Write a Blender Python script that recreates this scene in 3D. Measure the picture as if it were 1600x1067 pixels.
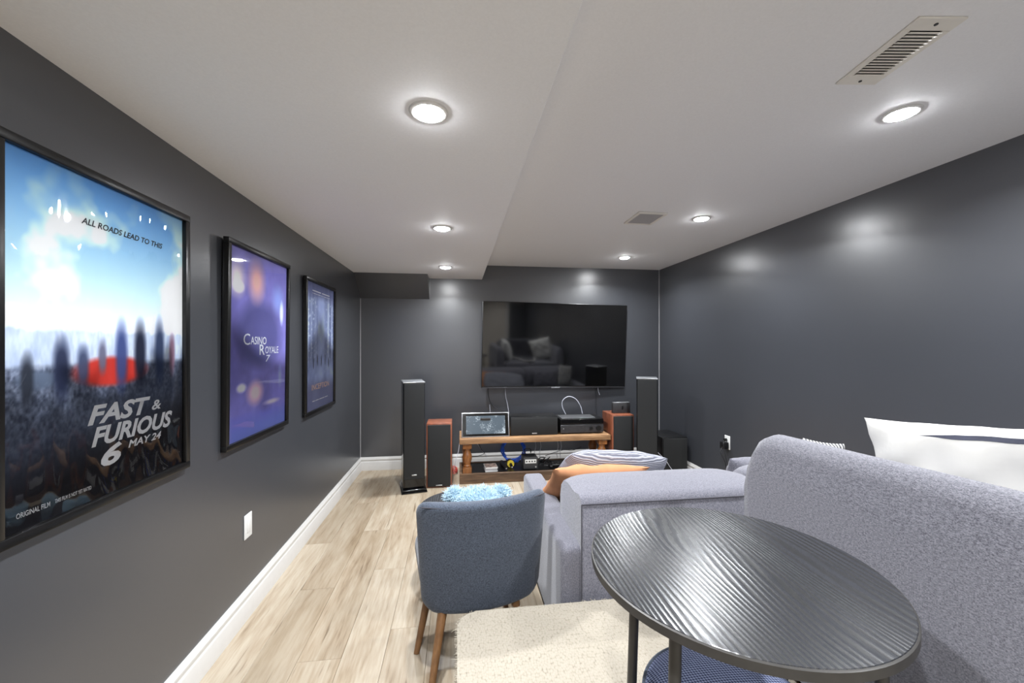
import bpy, bmesh, math, random
import numpy as np
from mathutils import Vector, Matrix
random.seed(7)
for o in list(bpy.data.objects): bpy.data.objects.remove(o)
SC = bpy.context.scene
COL = SC.collection
PI = math.pi

# ------------------------------------------------------------------ camera, light, exposure
F_PX, YAW, H, HORIZON = 625.0, math.radians(7.65), 1.355, 539.0
cam_d = bpy.data.cameras.new('camera'); cam = bpy.data.objects.new('camera', cam_d); COL.objects.link(cam)
cam_d.sensor_width = 36.0; cam_d.lens = F_PX / 1600 * 36.0
cam_d.shift_y = (HORIZON - 533.5) / 1600.0
cam_d.clip_start = 0.02
cam.location = (0, 0, H); cam.rotation_euler = (PI/2, 0, -YAW)
SC.camera = cam
w = bpy.data.worlds.new('world'); SC.world = w; w.use_nodes = True
w.node_tree.nodes['Background'].inputs[0].default_value = (0.5, 0.5, 0.5, 1)
w.node_tree.nodes['Background'].inputs[1].default_value = 0.2
SC.view_settings.view_transform = 'Standard'; SC.view_settings.look = 'None'
SC.view_settings.gamma = 1.0; SC.view_settings.use_curve_mapping = False
SC.view_settings.exposure = 0.95
LAMP_W = 12.0

# room
XL, XR, YB, YR = -1.048, 2.378, 4.5, -2.0
ZL, ZH, XB = 2.09, 2.25, 0.265            # low ceiling, high ceiling, drop edge
RZ, RY = 0.30, 1.56                       # riser height, riser front edge

def ray(px, py):
    u = (px - 800) / F_PX; v = (HORIZON - py) / F_PX
    c, s = math.cos(YAW), math.sin(YAW)
    return Vector((s + u*c, c - u*s, v))
def at(px, py, x=None, y=None, z=None):   # photo pixel -> point on a plane of the room
    d = ray(px, py)
    t = x/d.x if x is not None else (y/d.y if y is not None else (z - H)/d.z)
    return Vector((0, 0, H)) + d*t

# ------------------------------------------------------------------ materials
def srgb(*c):
    f = lambda a: a/12.92 if a <= .04045 else ((a+.055)/1.055)**2.4
    return tuple(f(x/255.0) for x in c) + (1.0,)
class N:
    def __init__(s, name):
        s.m = bpy.data.materials.new(name); s.m.use_nodes = True
        s.t = s.m.node_tree; s.b = s.t.nodes['Principled BSDF']
    def n(s, typ, **kw):
        nd = s.t.nodes.new(typ)
        for k, v in kw.items():
            if isinstance(k, str) and hasattr(nd, k): setattr(nd, k, v)
            else: nd.inputs[k.replace('_', ' ')].default_value = v
        return nd
    def l(s, a, b): s.t.links.new(a, b)
    def coord(s, scale=(1,1,1), kind='Object', rand=False):
        tc = s.n('ShaderNodeTexCoord'); mp = s.n('ShaderNodeMapping')
        mp.inputs['Scale'].default_value = scale
        if rand:
            oi = s.n('ShaderNodeObjectInfo'); mu = s.n('ShaderNodeVectorMath', operation='SCALE')
            mu.inputs[0].default_value = (37.0, 91.0, 13.0); s.l(oi.outputs['Random'], mu.inputs['Scale'])
            ad = s.n('ShaderNodeVectorMath', operation='ADD')
            s.l(tc.outputs[kind], ad.inputs[0]); s.l(mu.outputs[0], ad.inputs[1]); s.l(ad.outputs[0], mp.inputs[0])
        else: s.l(tc.outputs[kind], mp.inputs[0])
        return mp.outputs[0]
    def noise(s, vec, scale, detail=3, rough=.5):
        nd = s.n('ShaderNodeTexNoise'); s.l(vec, nd.inputs['Vector'])
        nd.inputs['Scale'].default_value = scale; nd.inputs['Detail'].default_value = detail
        nd.inputs['Roughness'].default_value = rough
        return nd.outputs['Fac']
    def ramp(s, fac, stops):
        r = s.n('ShaderNodeValToRGB'); s.l(fac, r.inputs[0]); e = r.color_ramp.elements
        while len(e) < len(stops): e.new(0.5)
        for i, (p, c) in enumerate(stops): e[i].position = p; e[i].color = c
        return r.outputs[0]
    def bump(s, h, strength, dist=.002):
        b = s.n('ShaderNodeBump'); s.l(h, b.inputs['Height'])
        b.inputs['Strength'].default_value = strength; b.inputs['Distance'].default_value = dist
        s.l(b.outputs[0], s.b.inputs['Normal'])
    def set(s, **kw):
        for k, v in kw.items(): s.b.inputs[k.replace('_', ' ')].default_value = v
    def math(s, op, a, b=None):
        nd = s.n('ShaderNodeMath', operation=op)
        for i, q in enumerate((a, b)):
            if q is None: continue
            if isinstance(q, (int, float)): nd.inputs[i].default_value = q
            else: s.l(q, nd.inputs[i])
        return nd.outputs[0]
def plain(name, col, rough=.5, metal=0, var=.06, scale=30, bump=0, spec=.5):
    q = N(name); v = q.coord(); f = q.noise(v, scale, 4)
    c = srgb(*col); lo = tuple(x*(1-var*2) for x in c[:3])+(1,); hi = tuple(min(1, x*(1+var*2)) for x in c[:3])+(1,)
    q.l(q.ramp(f, [(.3, lo), (.7, hi)]), q.b.inputs['Base Color'])
    q.set(Roughness=rough, Metallic=metal, Specular_IOR_Level=spec)
    if bump: q.bump(f, bump)
    return q.m
def fabric(name, lo, hi, scale=900, bump=.5, stretch=(1,1,1), mid=None):
    q = N(name); v = q.coord(stretch)
    a = q.noise(v, scale, 2); b = q.noise(v, scale*.33, 3); big = q.noise(q.coord(), 9, 3)
    m = q.math('ADD', q.math('MULTIPLY', a, .62), q.math('MULTIPLY', b, .38))
    q.l(q.ramp(m, [(.38, srgb(*lo)), (.62, srgb(*hi))]), q.b.inputs['Base Color'])
    q.set(Roughness=.95, Specular_IOR_Level=.15, Sheen_Weight=.25)
    q.bump(m, bump, .003)
    return q.m
M = {}
def wallpaint(name, col):
    q = N(name); v = q.coord(); a = q.noise(v, 180, 1); b = q.noise(v, 1.6, 1); s = q.noise(v, 3, 1)
    c = srgb(*col)
    q.l(q.ramp(b, [(0, tuple(x*.9 for x in c[:3])+(1,)), (1, tuple(x*1.1 for x in c[:3])+(1,))]), q.b.inputs['Base Color'])
    q.bump(a, .06, .001); q.set(Specular_IOR_Level=.9, IOR=1.62, Roughness=.315)
    return q.m
M['dark_wall'] = wallpaint('charcoal_paint', (58, 60, 65))
M['pale_wall'] = plain('pale_paint', (200, 192, 182), .6, bump=.05, scale=200)
M['ceil'] = plain('ceiling_paint', (232, 232, 234), .7, var=.01, scale=150, bump=.06)
M['trim'] = plain('white_trim', (200, 198, 195), .35, var=.01)
M['white'] = plain('white_plastic', (214, 214, 212), .3, var=.01)
M['vent'] = plain('register_enamel', (226, 222, 214), .4, var=.01)
M['grey_grille'] = plain('grey_grille', (168, 166, 168), .6, var=.05, scale=400)
M['black'] = plain('black_satin', (20, 20, 21), .35)
M['black_gloss'] = plain('black_gloss', (10, 10, 11), .12)
M['frame_black'] = plain('frame_black', (14, 14, 15), .3)
M['cloth_black'] = plain('grille_cloth', (30, 31, 32), .85, var=.12, scale=700, bump=.2)
M['dark_grey'] = plain('dark_grey_plastic', (52, 52, 54), .5)
M['silver'] = plain('silver', (190, 192, 195), .3, metal=.8)
M['gunmetal'] = plain('gunmetal', (78, 78, 81), .35, metal=.6)
M['leg_metal'] = plain('leg_metal', (62, 60, 58), .45, metal=.4)
M['orange'] = plain('orange_cotton', (186, 132, 96), .9, var=.05, scale=12, spec=.2)
M['white_cloth'] = plain('white_cotton', (220, 218, 214), .9, var=.012, scale=9, spec=.2)
M['navy'] = plain('navy_print', (58, 60, 76), .9)
M['throw'] = fabric('dark_throw', (38, 38, 44), (62, 62, 70), 300)
M['blue_cable'] = plain('blue_cable', (34, 104, 236), .4)
M['white_cable'] = plain('white_cable', (205, 208, 220), .4)
M['black_cable'] = plain('black_cable', (22, 22, 24), .45)
M['red'] = plain('red_cable', (206, 70, 62), .5)
M['yellow'] = plain('yellow_foam', (214, 190, 60), .8)
M['sofa'] = fabric('grey_weave', (76, 76, 85), (134, 133, 142), 800, .35, (1, 1, .6))
M['sofa2'] = fabric('grey_tweed', (76, 76, 84), (134, 133, 141), 760, .4, (1, .45, 1.1))
M['seam'] = plain('seam_thread', (66, 65, 72), .9)
M['chair'] = fabric('blue_grey_weave', (38, 43, 53), (84, 92, 106), 640, .35)
M['pouf'] = None
def stripes(name, c1, c2, freq, axis=0):
    q = N(name); v = q.coord()
    sp = q.n('ShaderNodeSeparateXYZ'); q.l(v, sp.inputs[0]); nz = q.noise(v, 14, 2)
    x = q.math('ADD', sp.outputs[axis], q.math('MULTIPLY', nz, .012))
    s = q.math('SINE', q.math('MULTIPLY', x, freq*2*PI))
    s01 = q.math('MULTIPLY_ADD', s, .5); s01.node.inputs[2].default_value = .5
    q.l(q.ramp(s01, [(.25, srgb(*c1)), (.75, srgb(*c2))]), q.b.inputs['Base Color'])
    q.set(Roughness=.95, Specular_IOR_Level=.15); q.bump(s01, .7, .004)
    return q.m
M['stripe'] = stripes('corduroy_stripe', (112, 114, 126), (172, 173, 182), 105, 2)
M['stripe2'] = stripes('fine_stripe', (96, 96, 100), (216, 214, 210), 52, 0)
def weave(name, lo, hi, freq):
    q = N(name); v = q.coord()
    sp = q.n('ShaderNodeSeparateXYZ'); q.l(v, sp.inputs[0])
    ang = q.math('MULTIPLY', sp.outputs[0], freq*5.0)
    r2 = q.math('MULTIPLY', q.math('SUBTRACT', sp.outputs[1], sp.outputs[2]), freq*5.0)
    p = q.math('MULTIPLY', q.math('SINE', q.math('ADD', ang, r2)), q.math('SINE', q.math('SUBTRACT', ang, r2)))
    p01 = q.math('MULTIPLY_ADD', p, .5); p01.node.inputs[2].default_value = .5
    q.l(q.ramp(p01, [(.3, srgb(*lo)), (.75, srgb(*hi))]), q.b.inputs['Base Color'])
    q.set(Roughness=.85, Specular_IOR_Level=.2); q.bump(p01, .8, .004)
    return q.m
M['pouf'] = weave('blue_knit', (46, 54, 84), (140, 148, 176), 90)
def wood(name, lo, hi, stretch, scale=14, rough=.5, knots=True):
    q = N(name); v = q.coord(stretch, rand=True)
    a = q.noise(v, scale, 6, .6); b = q.noise(v, scale*5, 3)
    m = q.math('ADD', q.math('MULTIPLY', a, .75), q.math('MULTIPLY', b, .25))
    mid = tuple((x+y)/2 for x, y in zip(lo, hi))
    q.l(q.ramp(m, [(.32, srgb(*lo)), (.5, srgb(*mid)), (.64, srgb(*hi))]), q.b.inputs['Base Color'])
    q.set(Roughness=rough); q.bump(m, .15)
    return q.m
M['rustic'] = wood('rustic_pine', (118, 86, 58), (184, 145, 106), (.12, 1, 1), 22)
M['rustic_dark'] = wood('rustic_base', (60, 44, 32), (122, 94, 70), (.1, 1, 1), 26)
M['turned'] = wood('turned_leg', (96, 58, 28), (164, 106, 58), (1, 1, .25), 20, .35)
M['cherry'] = wood('cherry_veneer', (104, 58, 40), (148, 88, 64), (1, 1, .15), 18, .35)
M['walnut'] = wood('walnut_leg', (96, 66, 40), (138, 100, 64), (1, 1, .2), 20, .45)
def plank_mat():
    q = N('pale_oak_plank'); v = q.coord((1, .09, 1), rand=True); v2 = q.coord((1, .3, 1), rand=True)
    a = q.noise(v, 18, 6, .62); b = q.noise(v, 90, 3); big = q.noise(v2, 3.2, 3)
    m = q.math('ADD', q.math('MULTIPLY', a, .7), q.math('MULTIPLY', b, .3))
    c1 = q.ramp(m, [(.30, srgb(122, 103, 82)), (.44, srgb(162, 147, 127)), (.60, srgb(180, 169, 152))])
    oi = q.n('ShaderNodeObjectInfo')
    t = q.ramp(oi.outputs['Random'], [(0, (.80, .77, .73, 1)), (.5, (.94, .92, .89, 1)), (1, (1, 1, 1, 1))])
    mx = q.n('ShaderNodeMix', data_type='RGBA', blend_type='MULTIPLY'); mx.inputs[0].default_value = 1
    q.l(c1, mx.inputs[6]); q.l(t, mx.inputs[7])
    mx2 = q.n('ShaderNodeMix', data_type='RGBA', blend_type='MULTIPLY'); mx2.inputs[0].default_value = 1
    q.l(mx.outputs[2], mx2.inputs[6]); q.l(q.ramp(big, [(.3, (.82, .78, .72, 1)), (.5, (1, 1, 1, 1))]), mx2.inputs[7])
    # thin dark cracks
    cr = q.ramp(q.noise(q.coord((1, .06, 1), rand=True), 46, 2), [(.26, (.40, .34, .28, 1)), (.33, (1, 1, 1, 1))])
    mx3 = q.n('ShaderNodeMix', data_type='RGBA', blend_type='MULTIPLY'); mx3.inputs[0].default_value = .8
    q.l(mx2.outputs[2], mx3.inputs[6]); q.l(cr, mx3.inputs[7])
    q.l(mx3.outputs[2], q.b.inputs['Base Color']); q.set(Roughness=.42, Specular_IOR_Level=.4); q.bump(m, .08)
    return q.m
M['plank'] = plank_mat()
def ash():
    q = N('black_ash'); tc = q.n('ShaderNodeTexCoord')
    sp = q.n('ShaderNodeSeparateXYZ'); q.l(tc.outputs['Object'], sp.inputs[0])
    warp = q.noise(q.coord((1, .22, 1)), 4.2, 1.2); fine = q.noise(q.coord((1, .12, 1)), 60, 4)
    h = q.math('ADD', q.math('MULTIPLY', warp, .16), q.math('ADD', q.math('MULTIPLY', sp.outputs[0], .50), q.math('MULTIPLY', fine, .005)))
    s = q.math('SINE', q.math('MULTIPLY', h, 2*PI/.0072))
    s01 = q.math('MULTIPLY_ADD', s, .5); s01.node.inputs[2].default_value = .5
    f2 = q.noise(q.coord((1, .05, 1)), 95, 3)
    g = q.math('ADD', q.math('MULTIPLY', q.math('MULTIPLY', s01, q.noise(q.coord((1, .3, 1)), 9, 2)), 1.0), q.math('MULTIPLY', f2, .55))
    q.l(q.ramp(g, [(.25, srgb(14, 14, 15)), (.8, srgb(46, 47, 51))]), q.b.inputs['Base Color'])
    rr = q.n('ShaderNodeMapRange'); q.l(g, rr.inputs[0]); rr.inputs[3].default_value = .38; rr.inputs[4].default_value = .16
    q.l(rr.outputs[0], q.b.inputs['Roughness']); q.bump(g, .35, .0012)
    return q.m
M['ash'] = ash()
def rugmat():
    q = N('cream_loop'); v = q.coord()
    vo = q.n('ShaderNodeTexVoronoi'); q.l(q.coord((1, .62, 1)), vo.inputs['Vector']); vo.inputs['Scale'].default_value = 150
    vo.inputs['Randomness'].default_value = .75
    f = q.noise(v, 340, 3)
    m = q.math('ADD', q.math('MULTIPLY', vo.outputs['Distance'], .8), q.math('MULTIPLY', f, .4))
    q.l(q.ramp(m, [(.3, srgb(168, 160, 147)), (.7, srgb(160, 152, 138)), (.98, srgb(128, 120, 107))]), q.b.inputs['Base Color'])
    q.set(Roughness=1, Specular_IOR_Level=.05)
    q.bump(q.math('SUBTRACT', 1.0, m), .45, .004)
    return q.m
M['rug'] = rugmat()
M['riser_side'] = plain('riser_side', (60, 56, 52), .8)
M['plush'] = plain('plush_blue', (184, 208, 222), .95, var=.08, scale=40, spec=.1)
M['brown_fur'] = plain('brown_fur', (70, 52, 36), .95, var=.2, scale=50, spec=.1)
def dirty_screen():
    q = N('dusty_screen'); v = q.coord(); a = q.noise(v, 90, 4, .7); b = q.noise(v, 9, 2)
    m = q.math('MULTIPLY', a, b)
    q.l(q.ramp(m, [(.25, srgb(70, 82, 92)), (.40, srgb(176, 188, 196))]), q.b.inputs['Base Color']); q.set(Roughness=.25)
    return q.m
M['dusty'] = dirty_screen()
def screen():
    q = N('tv_glass'); v = q.coord(); f = q.noise(v, 3, 2)
    q.l(q.ramp(f, [(.3, (.0015, .0015, .0018, 1)), (.7, (.003, .003, .003, 1))]), q.b.inputs['Base Color'])
    q.set(Roughness=.06, Specular_IOR_Level=.9); return q.m
M['screen'] = screen()
def lens():
    q = N('lit_lens'); q.set(Base_Color=(1, 1, 1, 1), Emission_Color=(.97, .98, 1, 1), Emission_Strength=110.0); return q.m
M['lens'] = lens()
def acrylic(name, wav, dist):
    q = N(name); t = q.t; out = t.nodes['Material Output']; t.nodes.remove(q.b)
    v = q.coord((1, 1.3, .45)); h = q.noise(v, wav, 2.0)
    b = q.n('ShaderNodeBump'); q.l(h, b.inputs['Height']); b.inputs['Distance'].default_value = dist; b.inputs['Strength'].default_value = 1
    g = q.n('ShaderNodeBsdfGlossy'); g.inputs['Roughness'].default_value = .03; q.l(b.outputs[0], g.inputs['Normal'])
    tr = q.n('ShaderNodeBsdfTransparent'); fr = q.n('ShaderNodeFresnel'); fr.inputs[0].default_value = 1.49
    q.l(b.outputs[0], fr.inputs['Normal'])
    mx = q.n('ShaderNodeMixShader'); q.l(fr.outputs[0], mx.inputs[0]); q.l(tr.outputs[0], mx.inputs[1]); q.l(g.outputs[0], mx.inputs[2])
    q.l(mx.outputs[0], out.inputs[0]); return q.m
M['acrylic_wavy'] = acrylic('wavy_acrylic', 5, .02)
M['acrylic'] = acrylic('flat_acrylic', 2, .003)
def printmat():
    q = N('poster_print'); a = q.n('ShaderNodeVertexColor'); a.layer_name = 'Col'
    q.l(a.outputs[0], q.b.inputs['Base Color']); q.set(Roughness=.5, Specular_IOR_Level=.2); return q.m
M['print'] = printmat()
M['ink_white'] = plain('white_ink', (250, 250, 252), .5, var=.01, scale=60)
M['ink_black'] = plain('black_ink', (26, 30, 38), .5)
M['ink_orange'] = plain('orange_ink', (255, 206, 180), .5)
M['ink_pale'] = plain('pale_ink', (240, 246, 255), .5)

# ------------------------------------------------------------------ mesh helpers
class MB:
    def __init__(s): s.bm = bmesh.new()
    def add(s, verts, faces):
        vs = [s.bm.verts.new(v) for v in verts]
        for f in faces:
            try: s.bm.faces.new([vs[i] for i in f])
            except ValueError: pass
        return vs
    def box(s, x0, x1, y0, y1, z0, z1, r=0, seg=2, mtx=None):
        b = bmesh.new(); bmesh.ops.create_cube(b, size=1)
        for v in b.verts: v.co = Vector(((x0+x1)/2 + v.co.x*(x1-x0), (y0+y1)/2 + v.co.y*(y1-y0), (z0+z1)/2 + v.co.z*(z1-z0)))
        if r: bmesh.ops.bevel(b, geom=b.edges[:], offset=r, segments=seg, affect='EDGES', profile=.5)
        if mtx: bmesh.ops.transform(b, matrix=mtx, verts=b.verts)
        s.merge(b); return s
    def merge(s, b):
        me = bpy.data.meshes.new('t'); b.to_mesh(me); b.free(); s.bm.from_mesh(me); bpy.data.meshes.remove(me)
    def lathe(s, prof, n=20, c=(0,0,0), axis='z'):
        vs = []; fs = []; k = len(prof)
        for i in range(n):
            a = 2*PI*i/n
            for r, z in prof:
                p = (r*math.cos(a), r*math.sin(a), z)
                if axis == 'y': p = (p[0], p[2], p[1])
                if axis == 'x': p = (p[2], p[0], p[1])
                vs.append((c[0]+p[0], c[1]+p[1], c[2]+p[2]))
        for i in range(n):
            j = (i+1) % n
            for q in range(k-1): fs.append((i*k+q, j*k+q, j*k+q+1, i*k+q+1))
        fs.append([i*k for i in range(n)][::-1]); fs.append([i*k+k-1 for i in range(n)])
        s.add(vs, fs); return s
    def cyl(s, r, z0, z1, c=(0,0,0), n=20, axis='z'): return s.lathe([(r, z0), (r, z1)], n, c, axis)
    def tube(s, pts, r, n=8, r2=None):
        pts = [Vector(p) for p in pts]; k = len(pts); vs = []; fs = []
        up = Vector((0, 0, 1))
        for i, p in enumerate(pts):
            d = (pts[min(i+1, k-1)] - pts[max(i-1, 0)]).normalized()
            a = d.cross(up) if abs(d.z) < .95 else d.cross(Vector((0, 1, 0)))
            a.normalize(); b = d.cross(a)
            rr = r if r2 is None else r + (r2-r)*i/(k-1)
            for q in range(n):
                t = 2*PI*q/n; vs.append(p + a*math.cos(t)*rr + b*math.sin(t)*rr)
        for i in range(k-1):
            for q in range(n): fs.append((i*n+q, i*n+(q+1) % n, (i+1)*n+(q+1) % n, (i+1)*n+q))
        fs.append(list(range(n))[::-1]); fs.append([(k-1)*n+q for q in range(n)])
        s.add(vs, fs); return s
    def prism(s, poly, a0, a1, axis='y'):     # poly in the two other axes, extruded along axis
        def P(p, a): return (p[0], a, p[1]) if axis == 'y' else ((a, p[0], p[1]) if axis == 'x' else (p[0], p[1], a))
        k = len(poly); vs = [P(p, a0) for p in poly] + [P(p, a1) for p in poly]
        fs = [list(range(k)), list(range(k, 2*k))[::-1]] + [(i, k+i, k+(i+1) % k, (i+1) % k) for i in range(k)]
        s.add(vs, fs); return s
    def two(s, nu, nv, f):                    # closed two-sided sheet, f(u, v, side)
        for side in (1, -1):
            vs = [f(-1+2*i/nu, -1+2*j/nv, side) for i in range(nu+1) for j in range(nv+1)]
            fs = [(i*(nv+1)+j, (i+1)*(nv+1)+j, (i+1)*(nv+1)+j+1, i*(nv+1)+j+1) for i in range(nu) for j in range(nv)]
            if side < 0: fs = [q[::-1] for q in fs]
            s.add(vs, fs)
        bmesh.ops.remove_doubles(s.bm, verts=s.bm.verts, dist=1e-5)
        # stitch open borders
        e = [x for x in s.bm.edges if x.is_boundary]
        if e: bmesh.ops.bridge_loops(s.bm, edges=e)
        return s
    def build(s, name, mat, parent=None, smooth=True, sharp=40, kind=None):
        bmesh.ops.recalc_face_normals(s.bm, faces=s.bm.faces)
        me = bpy.data.meshes.new(name); s.bm.to_mesh(me); s.bm.free()
        if smooth:
            me.polygons.foreach_set('use_smooth', [True]*len(me.polygons))
            me.set_sharp_from_angle(angle=math.radians(sharp))
        me.materials.append(M[mat] if isinstance(mat, str) else mat)
        return link(name, me, parent, kind)
def link(name, me, parent=None, kind=None):
    o = bpy.data.objects.new(name, me); COL.objects.link(o)
    if parent: o.parent = parent
    if kind: o['kind'] = kind
    return o
def tag(o, label, cat, group=None):
    o['label'] = label; o['category'] = cat
    if group: o['group'] = group
    return o
def thing(name, label, cat, loc=(0,0,0), rz=0, group=None):
    o = bpy.data.objects.new(name, None); COL.objects.link(o); o.empty_display_size = .05
    o.location = loc; o.rotation_euler = (0, 0, rz); return tag(o, label, cat, group)
def dup(root, loc, label=None, rz=None):
    r = root.copy(); COL.objects.link(r); r.location = loc
    if rz is not None: r.rotation_euler = (0, 0, rz)
    if label: r['label'] = label
    for ch in list(root.children):
        c = ch.copy(); COL.objects.link(c); c.parent = r
        for g in ch.children:
            d = g.copy(); COL.objects.link(d); d.parent = c
    return r
def struct(name, mb, mat, **kw): return mb.build(name, mat, kind='structure', **kw)
def spline(pts, n=10):                        # Catmull-Rom through pts
    P = [Vector(p) for p in pts]; P = [P[0]*2-P[1]] + P + [P[-1]*2-P[-2]]; out = []
    for i in range(1, len(P)-2):
        for k in range(n):
            t = k/n; a, b, c, d = P[i-1:i+3]
            out.append(.5*((2*b) + (c-a)*t + (2*a-5*b+4*c-d)*t*t + (3*b-a-3*c+d)*t**3))
    return out + [P[-2]]
def text_mesh(body, size, width=None, height=None, shear=0, bold=0, spacing=1.0):
    cu = bpy.data.curves.new('txt', 'FONT'); cu.body = body; cu.size = size; cu.shear = shear; cu.offset = bold
    cu.space_character = spacing; cu.resolution_u = 3
    o = bpy.data.objects.new('txt', cu); COL.objects.link(o)
    bpy.context.view_layer.update(); dg = bpy.context.evaluated_depsgraph_get()
    me = bpy.data.meshes.new_from_object(o.evaluated_get(dg))
    bpy.data.objects.remove(o); bpy.data.curves.remove(cu)
    co = np.array([v.co[:] for v in me.vertices]); mn, mx = co.min(0), co.max(0)
    co[:, :2] -= mn[:2]; sz = mx-mn
    if width: co[:, 0] *= width/sz[0]
    if height: co[:, 1] *= height/sz[1]
    return me, co

# ------------------------------------------------------------------ the room
fl = struct('floor', MB().box(XL-.1, XR+.1, YR-.1, YB+.1, -.1, -.008), 'riser_side')
PW, PL = .182, 1.22
plank_cache = {}
def plank_mesh(wd, ln):
    k = (round(wd, 3), round(ln, 3))
    if k not in plank_cache:
        mb = MB(); wv, lv, b = wd/2-.0004, ln/2-.0004, .0011
        vs = [(sx*a, sy*c, z) for z, a, c in ((-.008, wv, lv), (-.0015, wv, lv), (0, wv-b, lv-b)) for sx, sy in ((-1,-1), (1,-1), (1,1), (-1,1))]
        fs = [(8, 9, 10, 11)] + [(r*4+i, r*4+(i+1) % 4, (r+1)*4+(i+1) % 4, (r+1)*4+i) for r in (0, 1) for i in range(4)]
        mb.add(vs, fs)
        bmesh.ops.recalc_face_normals(mb.bm, faces=mb.bm.faces)
        me = bpy.data.meshes.new('plank'); mb.bm.to_mesh(me); mb.bm.free(); me.materials.append(M['plank'])
        if me.polygons[0].normal.z < 0: me.flip_normals()
        plank_cache[k] = me
    return plank_cache[k]
x = XL; row = 0
while x < XR - .01:
    wd = min(PW, XR-x); off = (row*.437) % 1.0
    y = YR - off*PL
    while y < YB - .005:
        y0, y1 = max(y, YR), min(y+PL, YB)
        if y1-y0 > .02 and not (x > .03 and y1 < RY-.03):
            o = link('plank', plank_mesh(wd, y1-y0), fl); o.location = (x+wd/2, (y0+y1)/2, 0)
        y += PL
    x += PW; row += 1
struct('wall_left', MB().box(XL-.1, XL, YR-.1, YB+.1, -.1, ZH+.1), 'dark_wall')
struct('wall_back', MB().box(XL-.1, XR+.1, YB, YB+.1, -.1, ZH+.1), 'dark_wall')
struct('wall_right', MB().box(XR, XR+.1, YR-.1, YB+.1, -.1, ZH+.1), 'dark_wall')
struct('wall_rear', MB().box(XL-.1, XR+.1, YR-.1, YR, -.1, ZH+.1), 'pale_wall')
struct('ceiling', MB().box(XB, XR+.1, YR-.1, YB+.1, ZH, ZH+.12), 'ceil')
struct('ceiling_drop', MB().box(XL-.1, XB, YR-.1, YB+.1, ZL, ZH+.12, .003, 1), 'ceil', smooth=False)
# sloped stair underside in the back corner
yf = at(668, 428, z=ZL).y; xs = at(671, 450, y=YB).x; zb = at(600, 466.5, y=YB).z
struct('wall_slope', MB().prism([(yf, ZL), (YB, ZL), (YB, zb)], XL, xs, 'x'), 'dark_wall', smooth=False)
# pale door opening strip on the rear wall
d1 = struct('door_1', MB().box(1.93, XR, YR, YR+.03, 0, 2.0, .004, 1), 'dark_wall')
for zz in (.25, 1.1): MB().box(2.0, 2.31, YR+.028, YR+.036, zz, zz+.7, .006, 1).build('panel', 'dark_wall', d1)
struct('trim_1', MB().box(1.85, 1.93, YR, YR+.035, 0, 2.08).box(1.93, XR, YR, YR+.035, 2.0, 2.08), 'trim')
# baseboards
BBP = [(0, 0), (.018, 0), (.018, .088), (.0155, .094), (.013, .098), (.013, .106), (.0155, .110), (.0155, .120), (.010, .130), (.005, .142), (0, .142)]
struct('baseboard_left', MB().prism([(XL+a, b) for a, b in BBP], YR, YB, 'y'), 'trim', sharp=25)
struct('baseboard_back', MB().prism([(YB-a, b) for a, b in BBP], XL, XR, 'x'), 'trim', sharp=25)
struct('baseboard_right', MB().prism([(XR-a, b) for a, b in BBP], RY+.01, YB, 'y'), 'trim', sharp=25)
# pale caulk lines in the two back corners
struct('trim_2', MB().box(XL, XL+.005, YB-.005, YB, .142, zb), 'grey_grille', smooth=False)
struct('trim_3', MB().box(XR-.005, XR, YB-.005, YB, .142, ZH), 'grey_grille', smooth=False)
# riser
struct('floor_riser', MB().box(.012, XR, YR, RY-.012, 0, RZ, .004, 1), 'riser_side', smooth=False)

# ------------------------------------------------------------------ carpet on the riser
def carpet():
    root = thing('carpet', 'cream looped carpet with a frayed edge covering the raised platform', 'carpet', (0, 0, RZ))
    x0, x1, y0, y1, r, th = -.004, XR-.004, YR+.005, RY, .07, .022
    out = [(x0, y0)]
    for i in range(9):
        a = PI - i*PI/16; out.append((x0+r+math.cos(a)*r, y1-r+math.sin(a)*r))
    out += [(x1, y1), (x1, y0)]
    mb = MB(); mb.prism(out, 0, th, 'z')
    te = [e for e in mb.bm.edges if all(abs(v.co.z-th) < 1e-6 for v in e.verts)]
    bmesh.ops.bevel(mb.bm, geom=te, offset=.008, segments=3, affect='EDGES', profile=.5)
    mb.build('pile', 'rug', root)
    fr = MB(); rn = random.Random(3)
    path = [(x0, .55)] + out[1:11] + [(1.2, y1)]
    for (ax, ay), (bx, by) in zip(path[:-1], path[1:]):
        L = math.hypot(bx-ax, by-ay)
        for k in range(int(L/.0035)+1):
            t = rn.random(); px, py = ax+(bx-ax)*t, ay+(by-ay)*t
            nx, ny = -(by-ay)/L, (bx-ax)/L
            z = rn.uniform(.004, .02); l = rn.uniform(.004, .011)*(2 if rn.random() < .06 else 1)
            j = rn.uniform(-.006, .006); tx, ty = (bx-ax)/L, (by-ay)/L
            fr.tube([(px-nx*.004, py-ny*.004, z), (px+nx*l*.6+tx*j*.5, py+ny*l*.6+ty*j*.5, z+.002), (px+nx*l+tx*j, py+ny*l+ty*j, z+rn.uniform(-.003, .004))], .0013, 4, .0006)
    fr.build('frayed_fringe', 'rug', root, kind='stuff')
carpet()

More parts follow.
